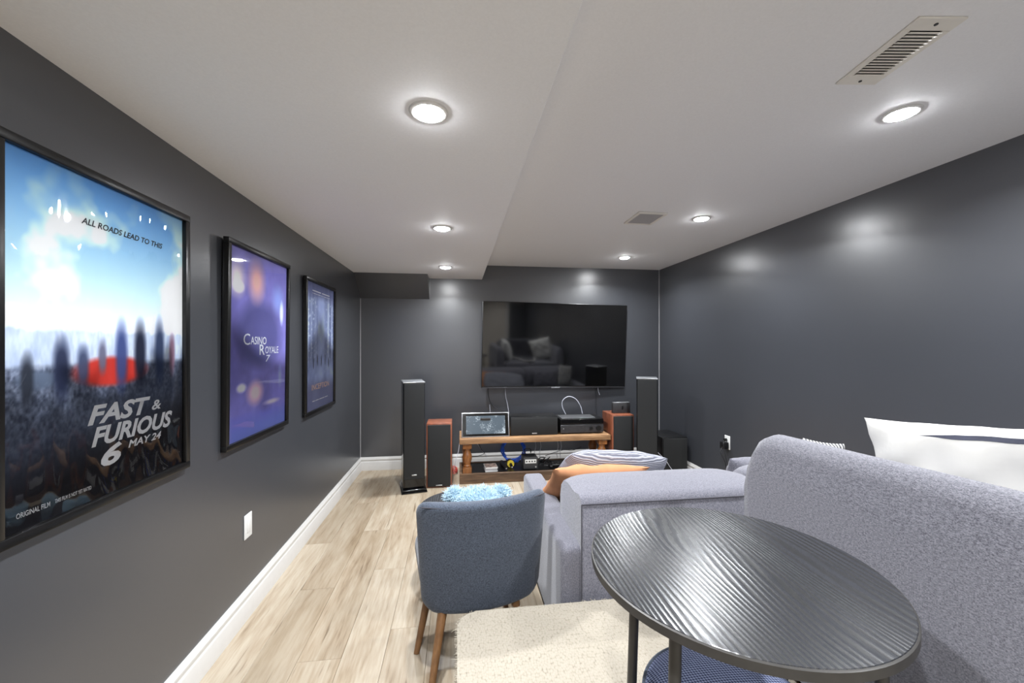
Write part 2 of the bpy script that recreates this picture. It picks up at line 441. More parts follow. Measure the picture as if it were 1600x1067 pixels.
# ------------------------------------------------------------------ ceiling lights
def downlight(p, zc, label):
    t = thing('ceiling_light', label, 'ceiling light', (p.x, p.y, zc), 0, 'recessed ceiling lights')
    MB().lathe([(.046, -.001), (.047, -.006), (.052, -.007), (.060, -.004), (.062, 0), (.046, 0)], 36).build('trim_ring', 'white', t)
    MB().lathe([(.0005, -.016), (.02, -.0152), (.036, -.0125), (.045, -.008), (.047, -.001), (.0005, -.001)], 36).build('lens', 'lens', t)
    ld = bpy.data.lights.new('lamp', 'AREA'); ld.shape = 'DISK'; ld.size = .09; ld.energy = LAMP_W; ld.color = (.93, .965, 1.0); ld.spread = math.radians(150)
    lo = bpy.data.objects.new('lamp', ld); COL.objects.link(lo); lo.parent = t; lo.location = (0, 0, -.018)
L1 = [at(670, 175, z=ZL), at(691, 356, z=ZL), at(696, 417, z=ZL)]
L2 = [at(1408, 177, z=ZH), at(1096, 341, z=ZH), at(976, 402, z=ZH)]
for p, s in zip(L1, ('level with the blue-sky poster', 'between the violet and grey-blue posters', 'beside the sloped dark corner')):
    downlight(p, ZL, 'lit round recessed light in the dropped ceiling ' + s)
for p, s in zip(L2, ('beside the long slotted vent', 'beside the square grille', 'over the black television')):
    downlight(p, ZH, 'lit round recessed light in the higher ceiling, ' + s)
for k in (1, 2):
    downlight(Vector((L1[0].x, L1[0].y-1.25*k, 0)), ZL, 'lit round recessed light in the dropped ceiling, %s from the pale rear wall' % ('second', 'first')[k-1])
    downlight(Vector((L2[0].x, L2[0].y-1.25*k, 0)), ZH, 'lit round recessed light in the higher ceiling, %s from the pale rear wall' % ('second', 'first')[k-1])

# ------------------------------------------------------------------ ceiling register and grille
def register():
    a, b = at(1336, 130, z=ZH), at(1475, 25, z=ZH)
    c = (a+b)/2; L = (b-a).length; ang = math.atan2((b-a).y, (b-a).x)
    t = thing('ceiling_vent', 'long cream slotted register screwed to the higher ceiling', 'vent', (c.x, c.y, ZH), ang)
    Lh, W = L/2, .068; q = Lh-.045; iw = .046
    mb = MB()
    for bx in ((-Lh, -q, -W, W), (q, Lh, -W, W), (-q, q, -W, -iw), (-q, q, iw, W)): mb.box(bx[0], bx[1], bx[2], bx[3], -.006, 0, .0015, 1)
    mb.build('face_plate', 'vent', t)
    MB().box(-q, q, -iw, iw, -.0012, -.0002).build('duct', 'black', t)
    n = 15
    for i in range(n):
        xx = -q + (i+.5)*2*q/n; tl = math.radians(25)
        m = Matrix.Translation((xx, 0, -.007)) @ Matrix.Rotation(tl, 4, 'Y')
        o = MB().box(-.0062, .0062, -iw, iw, -.0011, .0011, mtx=m).build('slat', 'vent', t)
    for sx in (-1, 1): MB().cyl(.005, -.008, -.005, (sx*(Lh-.02), 0, 0), 12).build('screw', 'dark_grey', t)
register()
def grille():
    p = [at(a, b, z=ZH) for a, b in ((976, 346.5), (1017, 349.5), (1042, 332), (998, 330.5))]
    x0, x1 = min(q.x for q in p), max(q.x for q in p); y0, y1 = min(q.y for q in p), max(q.y for q in p)
    t = thing('ceiling_grille', 'square grey perforated grille in a thin white frame on the higher ceiling', 'grille', ((x0+x1)/2, (y0+y1)/2, ZH))
    hx, hy = (x1-x0)/2, (y1-y0)/2
    mb = MB()
    for b in ((-hx, hx, -hy, -hy+.02), (-hx, hx, hy-.02, hy), (-hx, -hx+.02, -hy+.02, hy-.02), (hx-.02, hx, -hy+.02, hy-.02)): mb.box(*b, -.012, 0, .003, 1)
    mb.build('frame', 'vent', t)
    MB().box(-hx+.02, hx-.02, -hy+.02, hy-.02, -.009, -.001).build('mesh_panel', 'grey_grille', t)
grille()

# ------------------------------------------------------------------ posters
rs = np.random.RandomState(5)
def vnoise(u, v, fx, fy, seed=0, octv=4):
    r = np.random.RandomState(seed); out = np.zeros_like(u); amp = 1; tot = 0
    for _ in range(octv):
        g = r.rand(int(fy)+3, int(fx)+3); xx = u*fx; yy = v*fy
        xi, yi = xx.astype(int), yy.astype(int); a, b = xx-xi, yy-yi
        a = a*a*(3-2*a); b = b*b*(3-2*b)
        out += amp*((g[yi, xi]*(1-a)+g[yi, xi+1]*a)*(1-b)+(g[yi+1, xi]*(1-a)+g[yi+1, xi+1]*a)*b)
        tot += amp; amp *= .5; fx *= 2; fy *= 2
    return out/tot
def lerp(a, b, t): t = np.clip(t, 0, 1)[..., None]; return a*(1-t)+b*t
def C(*c): return np.array(c, float)
def blob(img, U, V, cu, cv, ru, rv, col, soft=.35, amt=1.0, pw=2):
    d = (np.abs((U-cu)/ru)**pw + np.abs((V-cv)/rv)**pw)**(1/pw)
    return lerp(img, np.broadcast_to(C(*col), img.shape), np.clip((1-d)/soft, 0, 1)*amt)
def paint_sky(U, V):
    n = vnoise(U, V, 4, 6, 1); img = lerp(C(208, 218, 232)+0*U[..., None], C(92, 150, 208)+0*U[..., None], (V-.55)/.45)
    img = lerp(img, C(238, 240, 244)+0*img, np.clip((n-.5)*5, 0, 1)*(V > .48)*np.clip(1.5-abs(V-.68)*4, 0, 1))
    sky = vnoise(U, V, 60, 26, 4, 3)
    city = lerp(C(150, 164, 190)+0*img, C(206, 214, 226)+0*img, sky)
    img = lerp(img, city, np.clip((.525-V+.02*vnoise(U, V*0, 40, 1, 8, 2))/.012, 0, 1))
    g = vnoise(U, V, 90, 90, 3, 3); gr = lerp(C(58, 64, 80)+0*img, C(150, 160, 182)+0*img, np.clip(g*1.3-.25, 0, 1)*np.clip((V-.08)/.3, 0, 1)**1.2*(1.15-.75*U))
    img = lerp(img, gr, np.clip((.435-V)/.02, 0, 1))
    img = lerp(img, C(26, 24, 26)+0*img, np.clip((.20-V+.12*U)/.16, 0, .85))
    img = blob(img, U, V, .50, .40, .24, .055, (176, 56, 48), .3)          # plain red shape
    img = blob(img, U, V, .14, .39, .10, .03, (96, 108, 128), .4)
    for k, (cu, hd, ft, wd, col) in enumerate(((.10, .48, .30, .030, (44, 48, 58)), (.24, .53, .30, .042, (42, 48, 72)), (.34, .50, .34, .034, (62, 70, 96)), (.44, .515, .38, .026, (96, 96, 116)),
                                   (.55, .59, .30, .042, (58, 70, 116)), (.67, .595, .31, .046, (30, 34, 50)), (.81, .61, .31, .044, (48, 58, 84)), (.91, .555, .35, .028, (120, 92, 108)))):
        img = blob(img, U, V, cu, (hd+ft)/2, wd*1.1, (hd-ft)/2, col, .55, .95, 2.4)     # plain soft dark strokes
    return img
def paint_violet(U, V):
    n = vnoise(U, V, 5, 7, 11); img = lerp(C(92, 88, 136)+0*U[..., None], C(128, 124, 182)+0*U[..., None], n)
    img = lerp(img, C(104, 116, 200)+0*img, np.clip((.14-V)/.12, 0, .8))
    img = lerp(img, C(60, 60, 100)+0*img, np.clip(1.2-((U-.5)/.42)**2-((V-.56)/.2)**2, 0, .75))
    img = blob(img, U, V, .12, .84, .16, .12, (200, 188, 170), .8, .8)     # soft pale glows
    img = blob(img, U, V, .14, .80, .10, .04, (236, 232, 220), .6, .8)
    img = blob(img, U, V, .82, .78, .16, .12, (120, 138, 180), .8, .7)
    img = blob(img, U, V, .90, .70, .05, .09, (204, 220, 226), .7, .8)
    img = blob(img, U, V, .42, .85, .18, .15, (186, 146, 134), .8, .9)
    img = blob(img, U, V, .42, .23, .17, .085, (206, 168, 166), .7, .9)
    img = blob(img, U, V, .20, .27, .09, .03, (220, 216, 230), .6, .8)
    img = blob(img, U, V, .72, .155, .20, .02, (190, 180, 196), .7, .8)
    img = blob(img, U, V, .88, .30, .05, .09, (150, 164, 200), .8, .6)
    return img
def paint_blue(U, V):
    n = vnoise(U, V, 6, 8, 21); img = lerp(C(112, 122, 160)+0*U[..., None], C(176, 190, 222)+0*U[..., None], n*1.2-.1)
    bars = vnoise(U, V*.12, 26, 3, 23, 3); win = vnoise(U, V, 44, 60, 24, 2)
    t = np.clip((V-.34)/.1, 0, 1)*np.clip((abs(U-.52)-.06)/.2, 0, 1)
    img = lerp(img, lerp(C(80, 90, 128)+0*img, C(214, 224, 240)+0*img, bars*1.5-.35), t*.85)
    img = lerp(img, C(206, 216, 236)+0*img, np.clip((win-.62)*6, 0, 1)*t*.7)
    img = lerp(img, C(104, 106, 136)+0*img, np.clip((.26-V)/.14, 0, .8)); img = lerp(img, C(96, 100, 136)+0*img, np.clip((V-.86)/.1, 0, .7))
    for cu, hd in ((.25, .42), (.38, .44), (.52, .43), (.66, .44), (.8, .41)): img = blob(img, U, V, cu, hd-.05, .016, .055, (38, 40, 60), .4)
    return img
PWD, PHT = .612, .916
def poster(label, yc, zc, paint, pane, nu, nv, tilt, lettering, gain=1.0):
    t = thing('framed_poster', label, 'poster', (XL, yc, zc-.482)); zo = .482
    t.rotation_euler = (0, tilt, 0)
    hw, hh, f, d = .330, .482, .025, .026
    mb = MB()
    for b in ((-hw, hw, -hh, -hh+f), (-hw, hw, hh-f, hh), (-hw, -hw+f, -hh+f, hh-f), (hw-f, hw, -hh+f, hh-f)):
        mb.box(0, d, b[0], b[1], b[2]+zo, b[3]+zo, .0025, 2)
    mb.build('frame', 'frame_black', t)
    u = np.linspace(0, 1, nu+1); v = np.linspace(0, 1, nv+1); U, V = np.meshgrid(u, v, indexing='ij')
    img = np.clip(paint(U, V).reshape(-1, 3)/255.0*gain, 0, .94)
    lin = np.where(img <= .04045, img/12.92, ((img+.055)/1.055)**2.4)
    vs = np.stack([np.full(U.size, .012), ((U-.5)*PWD).ravel(), ((V-.5)*PHT).ravel()+zo], 1)
    ii, jj = np.meshgrid(np.arange(nu), np.arange(nv), indexing='ij'); a = (ii*(nv+1)+jj).ravel()
    fs = np.stack([a, a+nv+1, a+nv+2, a+1], 1)
    me = bpy.data.meshes.new('print'); me.from_pydata(vs.tolist(), [], fs.tolist())
    ca = me.color_attributes.new('Col', 'FLOAT_COLOR', 'POINT')
    ca.data.foreach_set('color', np.concatenate([lin, np.ones((len(lin), 1))], 1).ravel())
    me.materials.append(M['print']); pr = link('print', me, t)
    for (body, u0, v0, wd, ht, sh, bold, mat, rise) in lettering:
        tm, co = text_mesh(body, .1, wd*PWD, ht*PHT, sh, bold)
        for q, c in zip(tm.vertices, co): q.co = (.0126, (u0-.5)*PWD+c[0], (v0-.5)*PHT+c[1]+c[0]*rise+zo)
        tm.materials.clear(); tm.materials.append(M[mat]); link('lettering', tm, pr)
    MB().add([(.0165, -PWD/2, -PHT/2+zo), (.0165, PWD/2, -PHT/2+zo), (.0165, PWD/2, PHT/2+zo), (.0165, -PWD/2, PHT/2+zo)], [(0, 1, 2, 3)])
    m2 = MB(); m2.add([(.0165, -PWD/2, -PHT/2+zo), (.0165, PWD/2, -PHT/2+zo), (.0165, PWD/2, PHT/2+zo), (.0165, -PWD/2, PHT/2+zo)], [(0, 1, 2, 3)])
    m2.build('pane', pane, t, smooth=False)
    return t
poster('black framed poster with blue sky over dark ground and a slanted white title', 1.362, 1.368, paint_sky, 'acrylic_wavy', 200, 300, 0, [
    ('ALL ROADS LEAD TO THIS', .33, .855, .50, .020, .25, .002, 'ink_black', 0),
    ('FAST', .36, .235, .38, .062, .3, .0035, 'ink_white', 0), ('&', .75, .243, .07, .036, .2, .002, 'ink_white', 0),
    ('FURIOUS', .38, .165, .53, .062, .3, .0035, 'ink_white', 0),
    ('6', .43, .093, .12, .070, .25, .0035, 'ink_white', 0), ('MAY 24', .59, .130, .23, .026, .25, .0025, 'ink_white', 0),
    ('ORIGINAL FILM', .06, .035, .13, .014, 0, .001, 'ink_white', 0), ('THIS FILM IS NOT YET RATED', .21, .038, .17, .011, 0, .001, 'ink_white', 0)], 1.18)
poster('black framed violet poster with a thin pale title across its middle', 2.262, 1.358, paint_violet, 'acrylic', 110, 160, .012, [
    ('C', .22, .497, .10, .062, 0, .0005, 'ink_pale', 0), ('ASINO', .33, .500, .27, .044, 0, .0005, 'ink_pale', 0),
    ('R', .48, .440, .09, .060, 0, .0005, 'ink_pale', 0), ('OYALE', .58, .447, .26, .042, 0, .0005, 'ink_pale', 0),
    ('7', .59, .398, .09, .040, .2, .001, 'ink_pale', 0)], 1.4)
poster('black framed grey-blue poster with a small orange title near its foot', 3.200, 1.345, paint_blue, 'acrylic', 90, 140, .006, [
    ('INCEPTION', .20, .155, .62, .044, 0, .001, 'ink_orange', 0),
    ('--------', .20, .935, .29, .008, 0, .004, 'ink_white', 0), ('---------', .53, .935, .29, .008, 0, .004, 'ink_white', 0), ('- --- -- ---- -- - ---- -- --', .20, .915, .62, .005, 0, .003, 'ink_white', 0),
    ('---- ----- -------- -----', .22, .065, .55, .006, 0, .003, 'ink_white', 0)], 1.22)

# ------------------------------------------------------------------ switch plate and outlet
def plate(name, label, cat, loc, rz):
    t = thing(name, label, cat, loc, rz)
    MB().box(0, .006, -.036, .036, -.06, .06, .004, 3).build('plate', 'white', t); return t
p = at(386.5, 821, x=XL)
t = plate('wall_switch', 'white rectangular switch plate low on the dark wall of posters', 'switch', (XL, p.y, p.z), 0)
MB().box(.004, .0085, -.0165, .0165, -.033, .033, .002, 2).build('rocker', 'white', t)
p = at(1137, 691, x=XR)
t = plate('wall_outlet', 'white socket plate on the dark wall beside the grey sofa', 'outlet', (XR, p.y, p.z), PI)
MB().box(.004, .0085, -.0165, .0165, -.033, .033, .002, 2).build('socket_face', 'white', t)
OUT = p.copy()
t = thing('power_adapter', 'black power adapter plugged into the white wall socket', 'adapter', (XR-.0085, OUT.y, OUT.z-.02), PI)
MB().box(0, .05, -.028, .028, -.035, .025, .005, 2).build('body', 'black', t)
MB().tube(spline([(.05, .01, -.02), (.075, .02, -.06), (.05, .05, -.15), (.045, .06, -.26), (.05, .07, OUT.z*-1+.026)], 8), .003, 6).build('cord', 'black_cable', t)
t = thing('power_plug', 'small black plug with a hanging cord in the upper wall socket', 'plug', (XR-.0085, OUT.y, OUT.z+.024), PI)
MB().box(0, .03, -.011, .011, -.012, .012, .004, 2).build('body', 'black', t)
MB().tube(spline([(.03, 0, 0), (.055, .03, -.01), (.062, .05, -.07), (.06, .085, -.18), (.05, .10, -.30), (.06, .16, -OUT.z-.024+.004)], 8), .0028, 6).build('cord', 'black_cable', t)

# ------------------------------------------------------------------ television
def television():
    c = at(868.5, 540, y=4.405)
    t = thing('television', 'large flat black television hung on the dark back wall', 'television', (c.x, c.y+.019, c.z-.475), math.radians(2.6))
    t.rotation_euler = (math.radians(2.3), math.radians(.75), math.radians(2.6))
    W, Ht = 1.685, .957; zo = .475
    MB().box(-W/2, W/2, 0, .022, zo-Ht/2, zo+Ht/2, .004, 2).build('bezel', 'black', t)
    MB().box(-W/2+.006, W/2-.006, -.0012, .002, zo-Ht/2+.022, zo+Ht/2-.006).build('screen', 'screen', t)
    MB().box(-W/2+.25, W/2-.25, .018, .050, zo-.36, zo+.2, .012, 3).build('rear_housing', 'black', t)
    MB().box(-W/2+.004, W/2-.004, -.003, .001, zo-Ht/2+.001, zo-Ht/2+.012, .001, 1).build('bottom_strip', 'gunmetal', t)
    MB().box(-.05, .05, -.005, 0, zo-Ht/2-.001, zo-Ht/2+.012, .001, 1).build('badge', 'silver', t)
    MB().box(-.22, .22, .048, .058, zo-.12, zo+.12, .003, 1).box(-.06, .06, .055, .082, zo-.09, zo+.09, .003, 1).build('wall_bracket', 'dark_grey', t)
television()

# ------------------------------------------------------------------ tv bench and what is on it
BX0, BX1, BY0, BY1 = .012, 1.548, 3.92, 4.33
BZ = .437
def bench():
    t = thing('tv_bench', 'rustic wooden bench with turned legs under the television', 'bench', (BX0, BY0, 0))
    W, D = BX1-BX0, BY1-BY0
    n = 3
    for i in range(n): MB().box(.0, W, i*D/n+.001, (i+1)*D/n-.001, BZ-.05, BZ, .004, 2).build('top_plank', 'rustic', t)
    for sx in (0, 1): MB().box(sx*(W-.09)-.002*(1-sx), sx*(W-.09)+.09+.002*sx, -.003, D+.003, BZ-.052, BZ-.0505, .0005, 1).build('end_batten', 'rustic_dark', t)
    b = MB().box(0, W, 0, .03, 0, .098, .003, 1).box(0, W, D-.03, D, 0, .098, .003, 1).box(0, .03, .03, D-.03, 0, .098, .003, 1).box(W-.03, W, .03, D-.03, 0, .098, .003, 1)
    b.build('base_frame', 'rustic_dark', t)
    MB().box(.03, W-.03, .03, D-.03, .06, .092).build('base_panel', 'black', t)
    prof = [(.036, .15), (.030, .155), (.036, .165), (.030, .175), (.034, .19), (.047, .225), (.048, .25), (.042, .28), (.032, .30), (.029, .315), (.036, .325), (.036, .335)]
    for x_ in (.075, W-.075):
        for y_ in (.065, D-.065):
            MB().box(x_-.044, x_+.044, y_-.044, y_+.044, .092, .15, .003, 1).box(x_-.044, x_+.044, y_-.044, y_+.044, .335, BZ-.052, .003, 1).lathe(prof, 20, (x_, y_, 0)).build('turned_leg', 'turned', t)
bench()
def framed_screen():
    a, b = at(721, 684, y=3.99), at(796, 681, y=3.99)
    cx = (a.x+b.x)/2; W, Ht = b.x-a.x, .245
    t = thing('screen_tablet', 'dusty white-edged flat screen leaning back on the wooden bench', 'tablet', (cx, 3.975, BZ+.001))
    m = Matrix.Rotation(math.radians(-14), 4, 'X')
    MB().box(-W/2, W/2, 0, .014, 0, Ht, .0065, 4, mtx=m).build('shell', 'silver', t)
    MB().box(-W/2+.009, W/2-.009, -.001, .003, .011, Ht-.009, mtx=m).build('bezel', 'black_gloss', t)
    MB().box(-W/2+.046, W/2-.042, -.002, .002, .034, Ht-.034, mtx=m).build('display', 'dusty', t)
    MB().box(-.05, .05, .075, .088, 0, .17, .003, 1, mtx=Matrix.Rotation(math.radians(14), 4, 'X')).build('stand_leg', 'dark_grey', t)
framed_screen()
def centre_speaker():
    a, b = at(798, 680, y=4.0), at(872, 678, y=4.0)
    t = thing('centre_speaker', 'long low black loudspeaker lying in the middle of the bench', 'speaker', (a.x, 4.0, BZ))
    W = b.x-a.x; Ht = .185
    MB().box(0, W, .012, .26, 0, Ht, .006, 2).build('cabinet', 'black', t)
    MB().box(.004, W-.004, 0, .013, .004, Ht-.012, .004, 2).build('grille', 'cloth_black', t)
    MB().box(W/2-.025, W/2+.025, -.002, .001, .014, .026, .001, 1).build('badge', 'silver', t)
centre_speaker()
def receiver():
    a, b = at(876, 679, y=4.0), at(943, 677, y=4.0)
    t = thing('av_receiver', 'black audio receiver with vents and two knobs on the bench', 'receiver', (a.x, 4.0, BZ))
    W = b.x-a.x; Ht = .155; D = .29
    for fx in (.04, W-.04):
        for fy in (.04, D-.04): MB().cyl(.018, 0, .012, (fx, fy, 0), 14).build('foot', 'black', t)
    MB().box(0, W, .01, D, .012, Ht, .004, 2).build('case', 'black', t)
    MB().box(0, W, 0, .011, .012, .095, .003, 1).build('front_panel', 'gunmetal', t)
    MB().box(0, W, 0, .011, .108, Ht-.004, .003, 1).build('display_strip', 'black_gloss', t)
    MB().box(.012, W-.012, .004, .011, .096, .107).build('groove', 'black', t)
    for x_, r in ((W-.055, .026), (W-.135, .016)): MB().cyl(r, -.018, .001, (x_, 0, .058), 24, 'y').build('knob', 'black', t)
    MB().cyl(.006, -.004, .001, (.03, 0, .058), 14, 'y').build('button', 'silver', t)
    for i in range(16): MB().box(.03+i*(W-.09)/16, .042+i*(W-.09)/16, .05, D-.05, Ht-.001, Ht+.003, .001, 1).build('vent_rib', 'silver', t)
    return a.x, W
rx, rw = receiver()
tag(MB().tube(spline([(rx+.13, 4.28, BZ+.157), (rx+.09, 4.27, BZ+.24), (rx+.09, 4.26, BZ+.31), (rx+.15, 4.25, BZ+.355), (rx+.23, 4.25, BZ+.33), (rx+.29, 4.26, BZ+.25), (rx+.32, 4.28, BZ+.16)], 8), .004, 8).build('antenna_loop', 'white_cable'),
    'thin white cable arching above the audio receiver', 'cable')

# things on the lower board of the bench
def on_base(px, py): return at(px, py, z=.093)
p = on_base(767, 735)
for k in range(3):
    mb = MB().box(-.062, .062, -.05, .09, 0, .0145, .001, 1); t = thing('game_case', ('lowest', 'middle', 'topmost')[k] + ' plastic game case in the short stack under the bench', 'game case', (p.x, 4.02, .0925+k*.0155), [.05, -.04, .08][k], 'game cases stacked under the bench')
    mb.build('case', ['white', 'grey_grille', 'white'][k], t)
    MB().box(-.058, .058, -.046, .086, .0143, .015).build('cover', plain('case_print_%d' % k, [(160, 90, 90), (90, 120, 90), (150, 130, 120)][k], .3, var=.5, scale=40), t)
def console():
    a, b = on_base(815, 729), on_base(836, 729); yy = 3.985; W = .15
    t = thing('game_console', 'dark cube-shaped game console with four ports on a white strip', 'console', (a.x+.075, yy, .0925))
    MB().box(-W/2, W/2, 0, .16, .006, .125, .008, 3).build('body', 'dark_grey', t)
    MB().box(-.058, .058, -.003, .002, .066, .106, .001, 1).build('port_strip', 'white', t)
    for i in range(4): MB().cyl(.0075, -.005, 0, (-.042+i*.028, 0, .086), 14, 'y').build('port', 'black', t)
    MB().cyl(.052, .123, .130, (0, .08, 0), 28).build('disc_lid', 'black', t)
    MB().box(.045, .06, -.002, .002, .02, .035, .001, 1).build('badge', 'silver', t)
    for sx in (-1, 1): MB().box(sx*.05-.012, sx*.05+.012, .02, .14, 0, .007).build('foot', 'black', t)
    MB().tube(spline([(-.03, .16, .13), (-.03, .19, .16), (.03, .19, .16), (.03, .16, .13)], 6), .006, 8).build('handle', 'black', t)
console()
def mic(px, label, ring):
    p = on_base(px, 733); t = thing('microphone', label, 'microphone', (p.x, 3.975, .0925+(.0385 if ring else .027)), 0 if ring else .12)
    MB().lathe([(.0105, 0), (.012, .004), (.016, .15), (.02, .17)], 18, axis='y').build('handle', 'black', t)
    MB().lathe([(.0005, .242), (.018, .236), (.0265, .21), (.0265, .19), (.02, .168)], 18, axis='y').build('mesh_head', 'dark_grey', t)
    MB().cyl(.007, -.002, .001, (0, 0, 0), 14, 'y').build('end_cap', 'silver', t)
    if ring: MB().lathe([(.019, .10), (.034, .098), (.038, .11), (.036, .125), (.020, .128)], 22, axis='y').build('foam_ring', 'yellow', t)
mic(790, 'black handheld microphone lying beside the stack of cases', False)
mic(799, 'black microphone with a yellow foam ring beside the game console', True)
bl = MB(); rn = random.Random(2)
pc = Vector((.585, 4.25, .0))
pts = []
for k in range(12):
    for i in range(20):
        a = 2*PI*i/20
        pts.append((pc.x + math.cos(a)*(.128+rn.uniform(-.03, .012)), pc.y + math.sin(a)*.02 + (k-6)*.004, .235 + math.sin(a)*(.122+rn.uniform(-.03, .012)) ))
bl.tube(spline(pts, 2), .0045, 6)
tag(bl.build('ethernet_cable', 'blue_cable'), 'coiled bright blue network cable standing behind the game console', 'cable')
tg = MB(); pts = [(.90+rn.uniform(-.07, .07), 4.12+rn.uniform(-.06, .06), .10+rn.uniform(0, .07)) for _ in range(26)]
tg.tube(spline(pts, 4), .005, 6)
tag(tg.build('cable', 'black_cable'), 'tangled black cord heaped right of the game console', 'cable')
t = thing('game_controller', 'black game controller lying near the right end of the low board', 'controller', (1.0, 4.05, .0925))
MB().box(-.05, .05, -.03, .04, .008, .038, .012, 3).box(-.075, -.035, -.055, .03, 0, .034, .014, 3).box(.035, .075, -.055, .03, 0, .034, .014, 3).build('shell', 'black', t)
for sx in (-1, 1): MB().cyl(.009, .034, .05, (sx*.028, 0, 0), 14).build('thumb_stick', 'dark_grey', t)

# cables on the wall and behind the bench
def cable(label, mat, pts, r=.0028): return tag(MB().tube(spline(pts, 7), r, 6).build('cable', mat), label, 'cable')
P = lambda px, py, y=4.47: tuple(at(px, py, y=y))
cable('thin black cable hanging in a curve from the television corner', 'black_cable', [P(763, 603), P(764, 622), P(770, 634), P(780, 640), P(792, 643), P(797, 650)])
cable('pale blue cable dropping straight from the television to the bench', 'white_cable', [P(789, 600), P(790, 618), P(793, 632), P(795, 645), P(797, 662), P(797, 690)])
cable('thin white cable hanging behind the leaning screen', 'white_cable', [P(765, 632), P(766, 645), P(768, 660), P(769, 680)], .002)
cable('thin black cable dropping from the television above the receiver', 'black_cable', [P(932, 600), P(932, 630), P(933, 655), P(934, 680)], .002)
cable('short pale cable end under the television', 'white_cable', [P(934, 602), P(935, 611), P(937, 617)], .002)
cable('black cable drooping under the bench beside the left legs', 'black_cable', [P(747, 690, 4.36), P(752, 702, 4.36), P(757, 708, 4.36), P(748, 712, 4.36), P(735, 713, 4.36)], .003)
cable('white cable slanting under the bench behind the stacked cases', 'white_cable', [P(745, 692, 4.36), P(752, 703, 4.36), P(762, 714, 4.36)], .003)
for px, q in ((836, 'nearest the console'), (844, 'second from the console'), (871, 'third from the console'), (876, 'fourth from the console')):
    cable('white cable hanging behind the bench, ' + q, 'white_cable', [P(px, 688, 4.36), P(px+1, 698, 4.36), P(px-1, 708, 4.36), P(px, 716, 4.36)], .0028)
cable('black cable sagging along the skirting behind the bench', 'black_cable', [P(852, 712, 4.37), P(866, 707, 4.37), P(880, 703, 4.37), P(896, 703, 4.37), P(908, 698, 4.37)], .003)
cable('white speaker cable hanging at the left end of the bench', 'white_cable', [P(718, 692, 4.0), P(716, 706, 4.0), P(712, 720, 4.0), P(710, 733, 4.05)], .003)
rc = MB(); pts = []
c0 = at(712, 742, z=.0)
for i in range(40):
    a = i*.9; pts.append((c0.x-.018+math.cos(a)*.03*(1+.3*math.sin(i)), c0.y+.05+math.sin(a)*.05, .006+.0016*i))
rc.tube(spline(pts, 3), .0035, 6)
tag(rc.build('speaker_wire', 'red'), 'small tangle of red wire on the floor by the bench end', 'cable')

# ------------------------------------------------------------------ loudspeakers
def tower(label, x, y, rz=0, ht=1.015, pl=.116, dp=.17):
    t = thing('tower_speaker', label, 'speaker', (x, y, 0), rz)
    w = .098
    MB().box(-pl, pl, -.145, dp+.03, .0, .012, .004, 2).box(-pl+.009, pl-.009, -.135, dp+.02, .012, .034, .010, 3).build('plinth', 'black_gloss', t)
    MB().box(-w, w, -.11, dp, .034, ht-.008, .018, 4).build('cabinet', 'black_gloss', t)
    MB().box(-w+.006, w-.006, -.118, -.10, .12 if ht > 0 else 0, ht-.012, .008, 3).build('grille', 'cloth_black', t)
    MB().box(-w-.002, w+.002, -.115, dp+.002, ht-.01, ht, .004, 2).build('top_plate', 'silver', t)
    MB().box(-.022, .022, -.122, -.116, .155, .167, .002, 1).build('badge', 'silver', t)
    return t
pa = at(645, 771, z=0)
tower('tall slim black tower loudspeaker standing by the wall of posters', pa.x-.012, pa.y+.135, .2)
pb = at(1010.5, 660, y=3.80)
tower('tall slim black tower loudspeaker beside the black subwoofer', pb.x, 3.80, math.radians(-24), at(1010, 591, y=3.70).z, .104, .10)
def floor_speaker(label, x0, x1, yf, ht, dp):
    t = thing('cabinet_speaker', label, 'speaker', ((x0+x1)/2, yf, 0)); w = (x1-x0)/2
    MB().box(-w, w, .015, dp, 0, ht, .004, 2).build('cabinet', 'cherry', t)
    MB().box(-w+.012, w-.012, 0, .016, .012, ht-.012, .006, 3).build('grille', 'cloth_black', t)
    MB().box(-.03, .03, -.002, .001, .022, .03, .001, 1).build('badge', 'silver', t)
    return t
a = at(666, 764, z=0); b = at(706, 764, z=0)
yf_ = a.y+.01; z_ = at(686, 662, y=yf_).z
floor_speaker('reddish wooden loudspeaker with black grille standing left of the bench', at(666, 700, y=yf_).x, at(706, 700, y=yf_).x, yf_, z_, .26)
yf_ = 3.89; x0, x1 = at(957.5, 680, y=yf_).x, at(991.5, 680, y=yf_).x; z_ = at(975, 648.5, y=yf_).z
floor_speaker('reddish wooden loudspeaker with black grille and a small box on top', x0, x1, yf_, z_, .30)
p0, p1 = at(958, 643, y=4.0), at(985, 643, y=4.0)
t = thing('small_box', 'small dark grey box standing on the reddish wooden loudspeaker', 'box', ((p0.x+p1.x)/2, 4.0, z_))
hb = at(970, 629, y=4.0).z - z_
MB().box(-(p1.x-p0.x)/2, (p1.x-p0.x)/2, 0, .05, 0, hb, .006, 3).build('body', 'dark_grey', t)
MB().box(-.0, .016, -.002, .001, hb*.35, hb*.7, .001, 1).build('emblem', 'black', t)
MB().box(-(p1.x-p0.x)/2+.006, (p1.x-p0.x)/2-.006, .004, .046, hb-.001, hb+.002, .001, 1).build('top_rim', 'silver', t)
s0, s1 = at(1036, 690, y=3.84), at(1075, 690, y=3.84); zs = at(1050, 684, y=3.84).z
t = thing('subwoofer', 'squat black subwoofer cube in the corner beside the tower loudspeaker', 'speaker', ((s0.x+s1.x)/2, 3.84, 0))
hw = (s1.x-s0.x)/2
MB().box(-hw, hw, .015, .38, .02, zs, .006, 2).build('cabinet', 'black', t)
MB().box(-hw+.006, hw-.006, 0, .017, .03, zs-.01, .006, 2).build('grille', 'cloth_black', t)
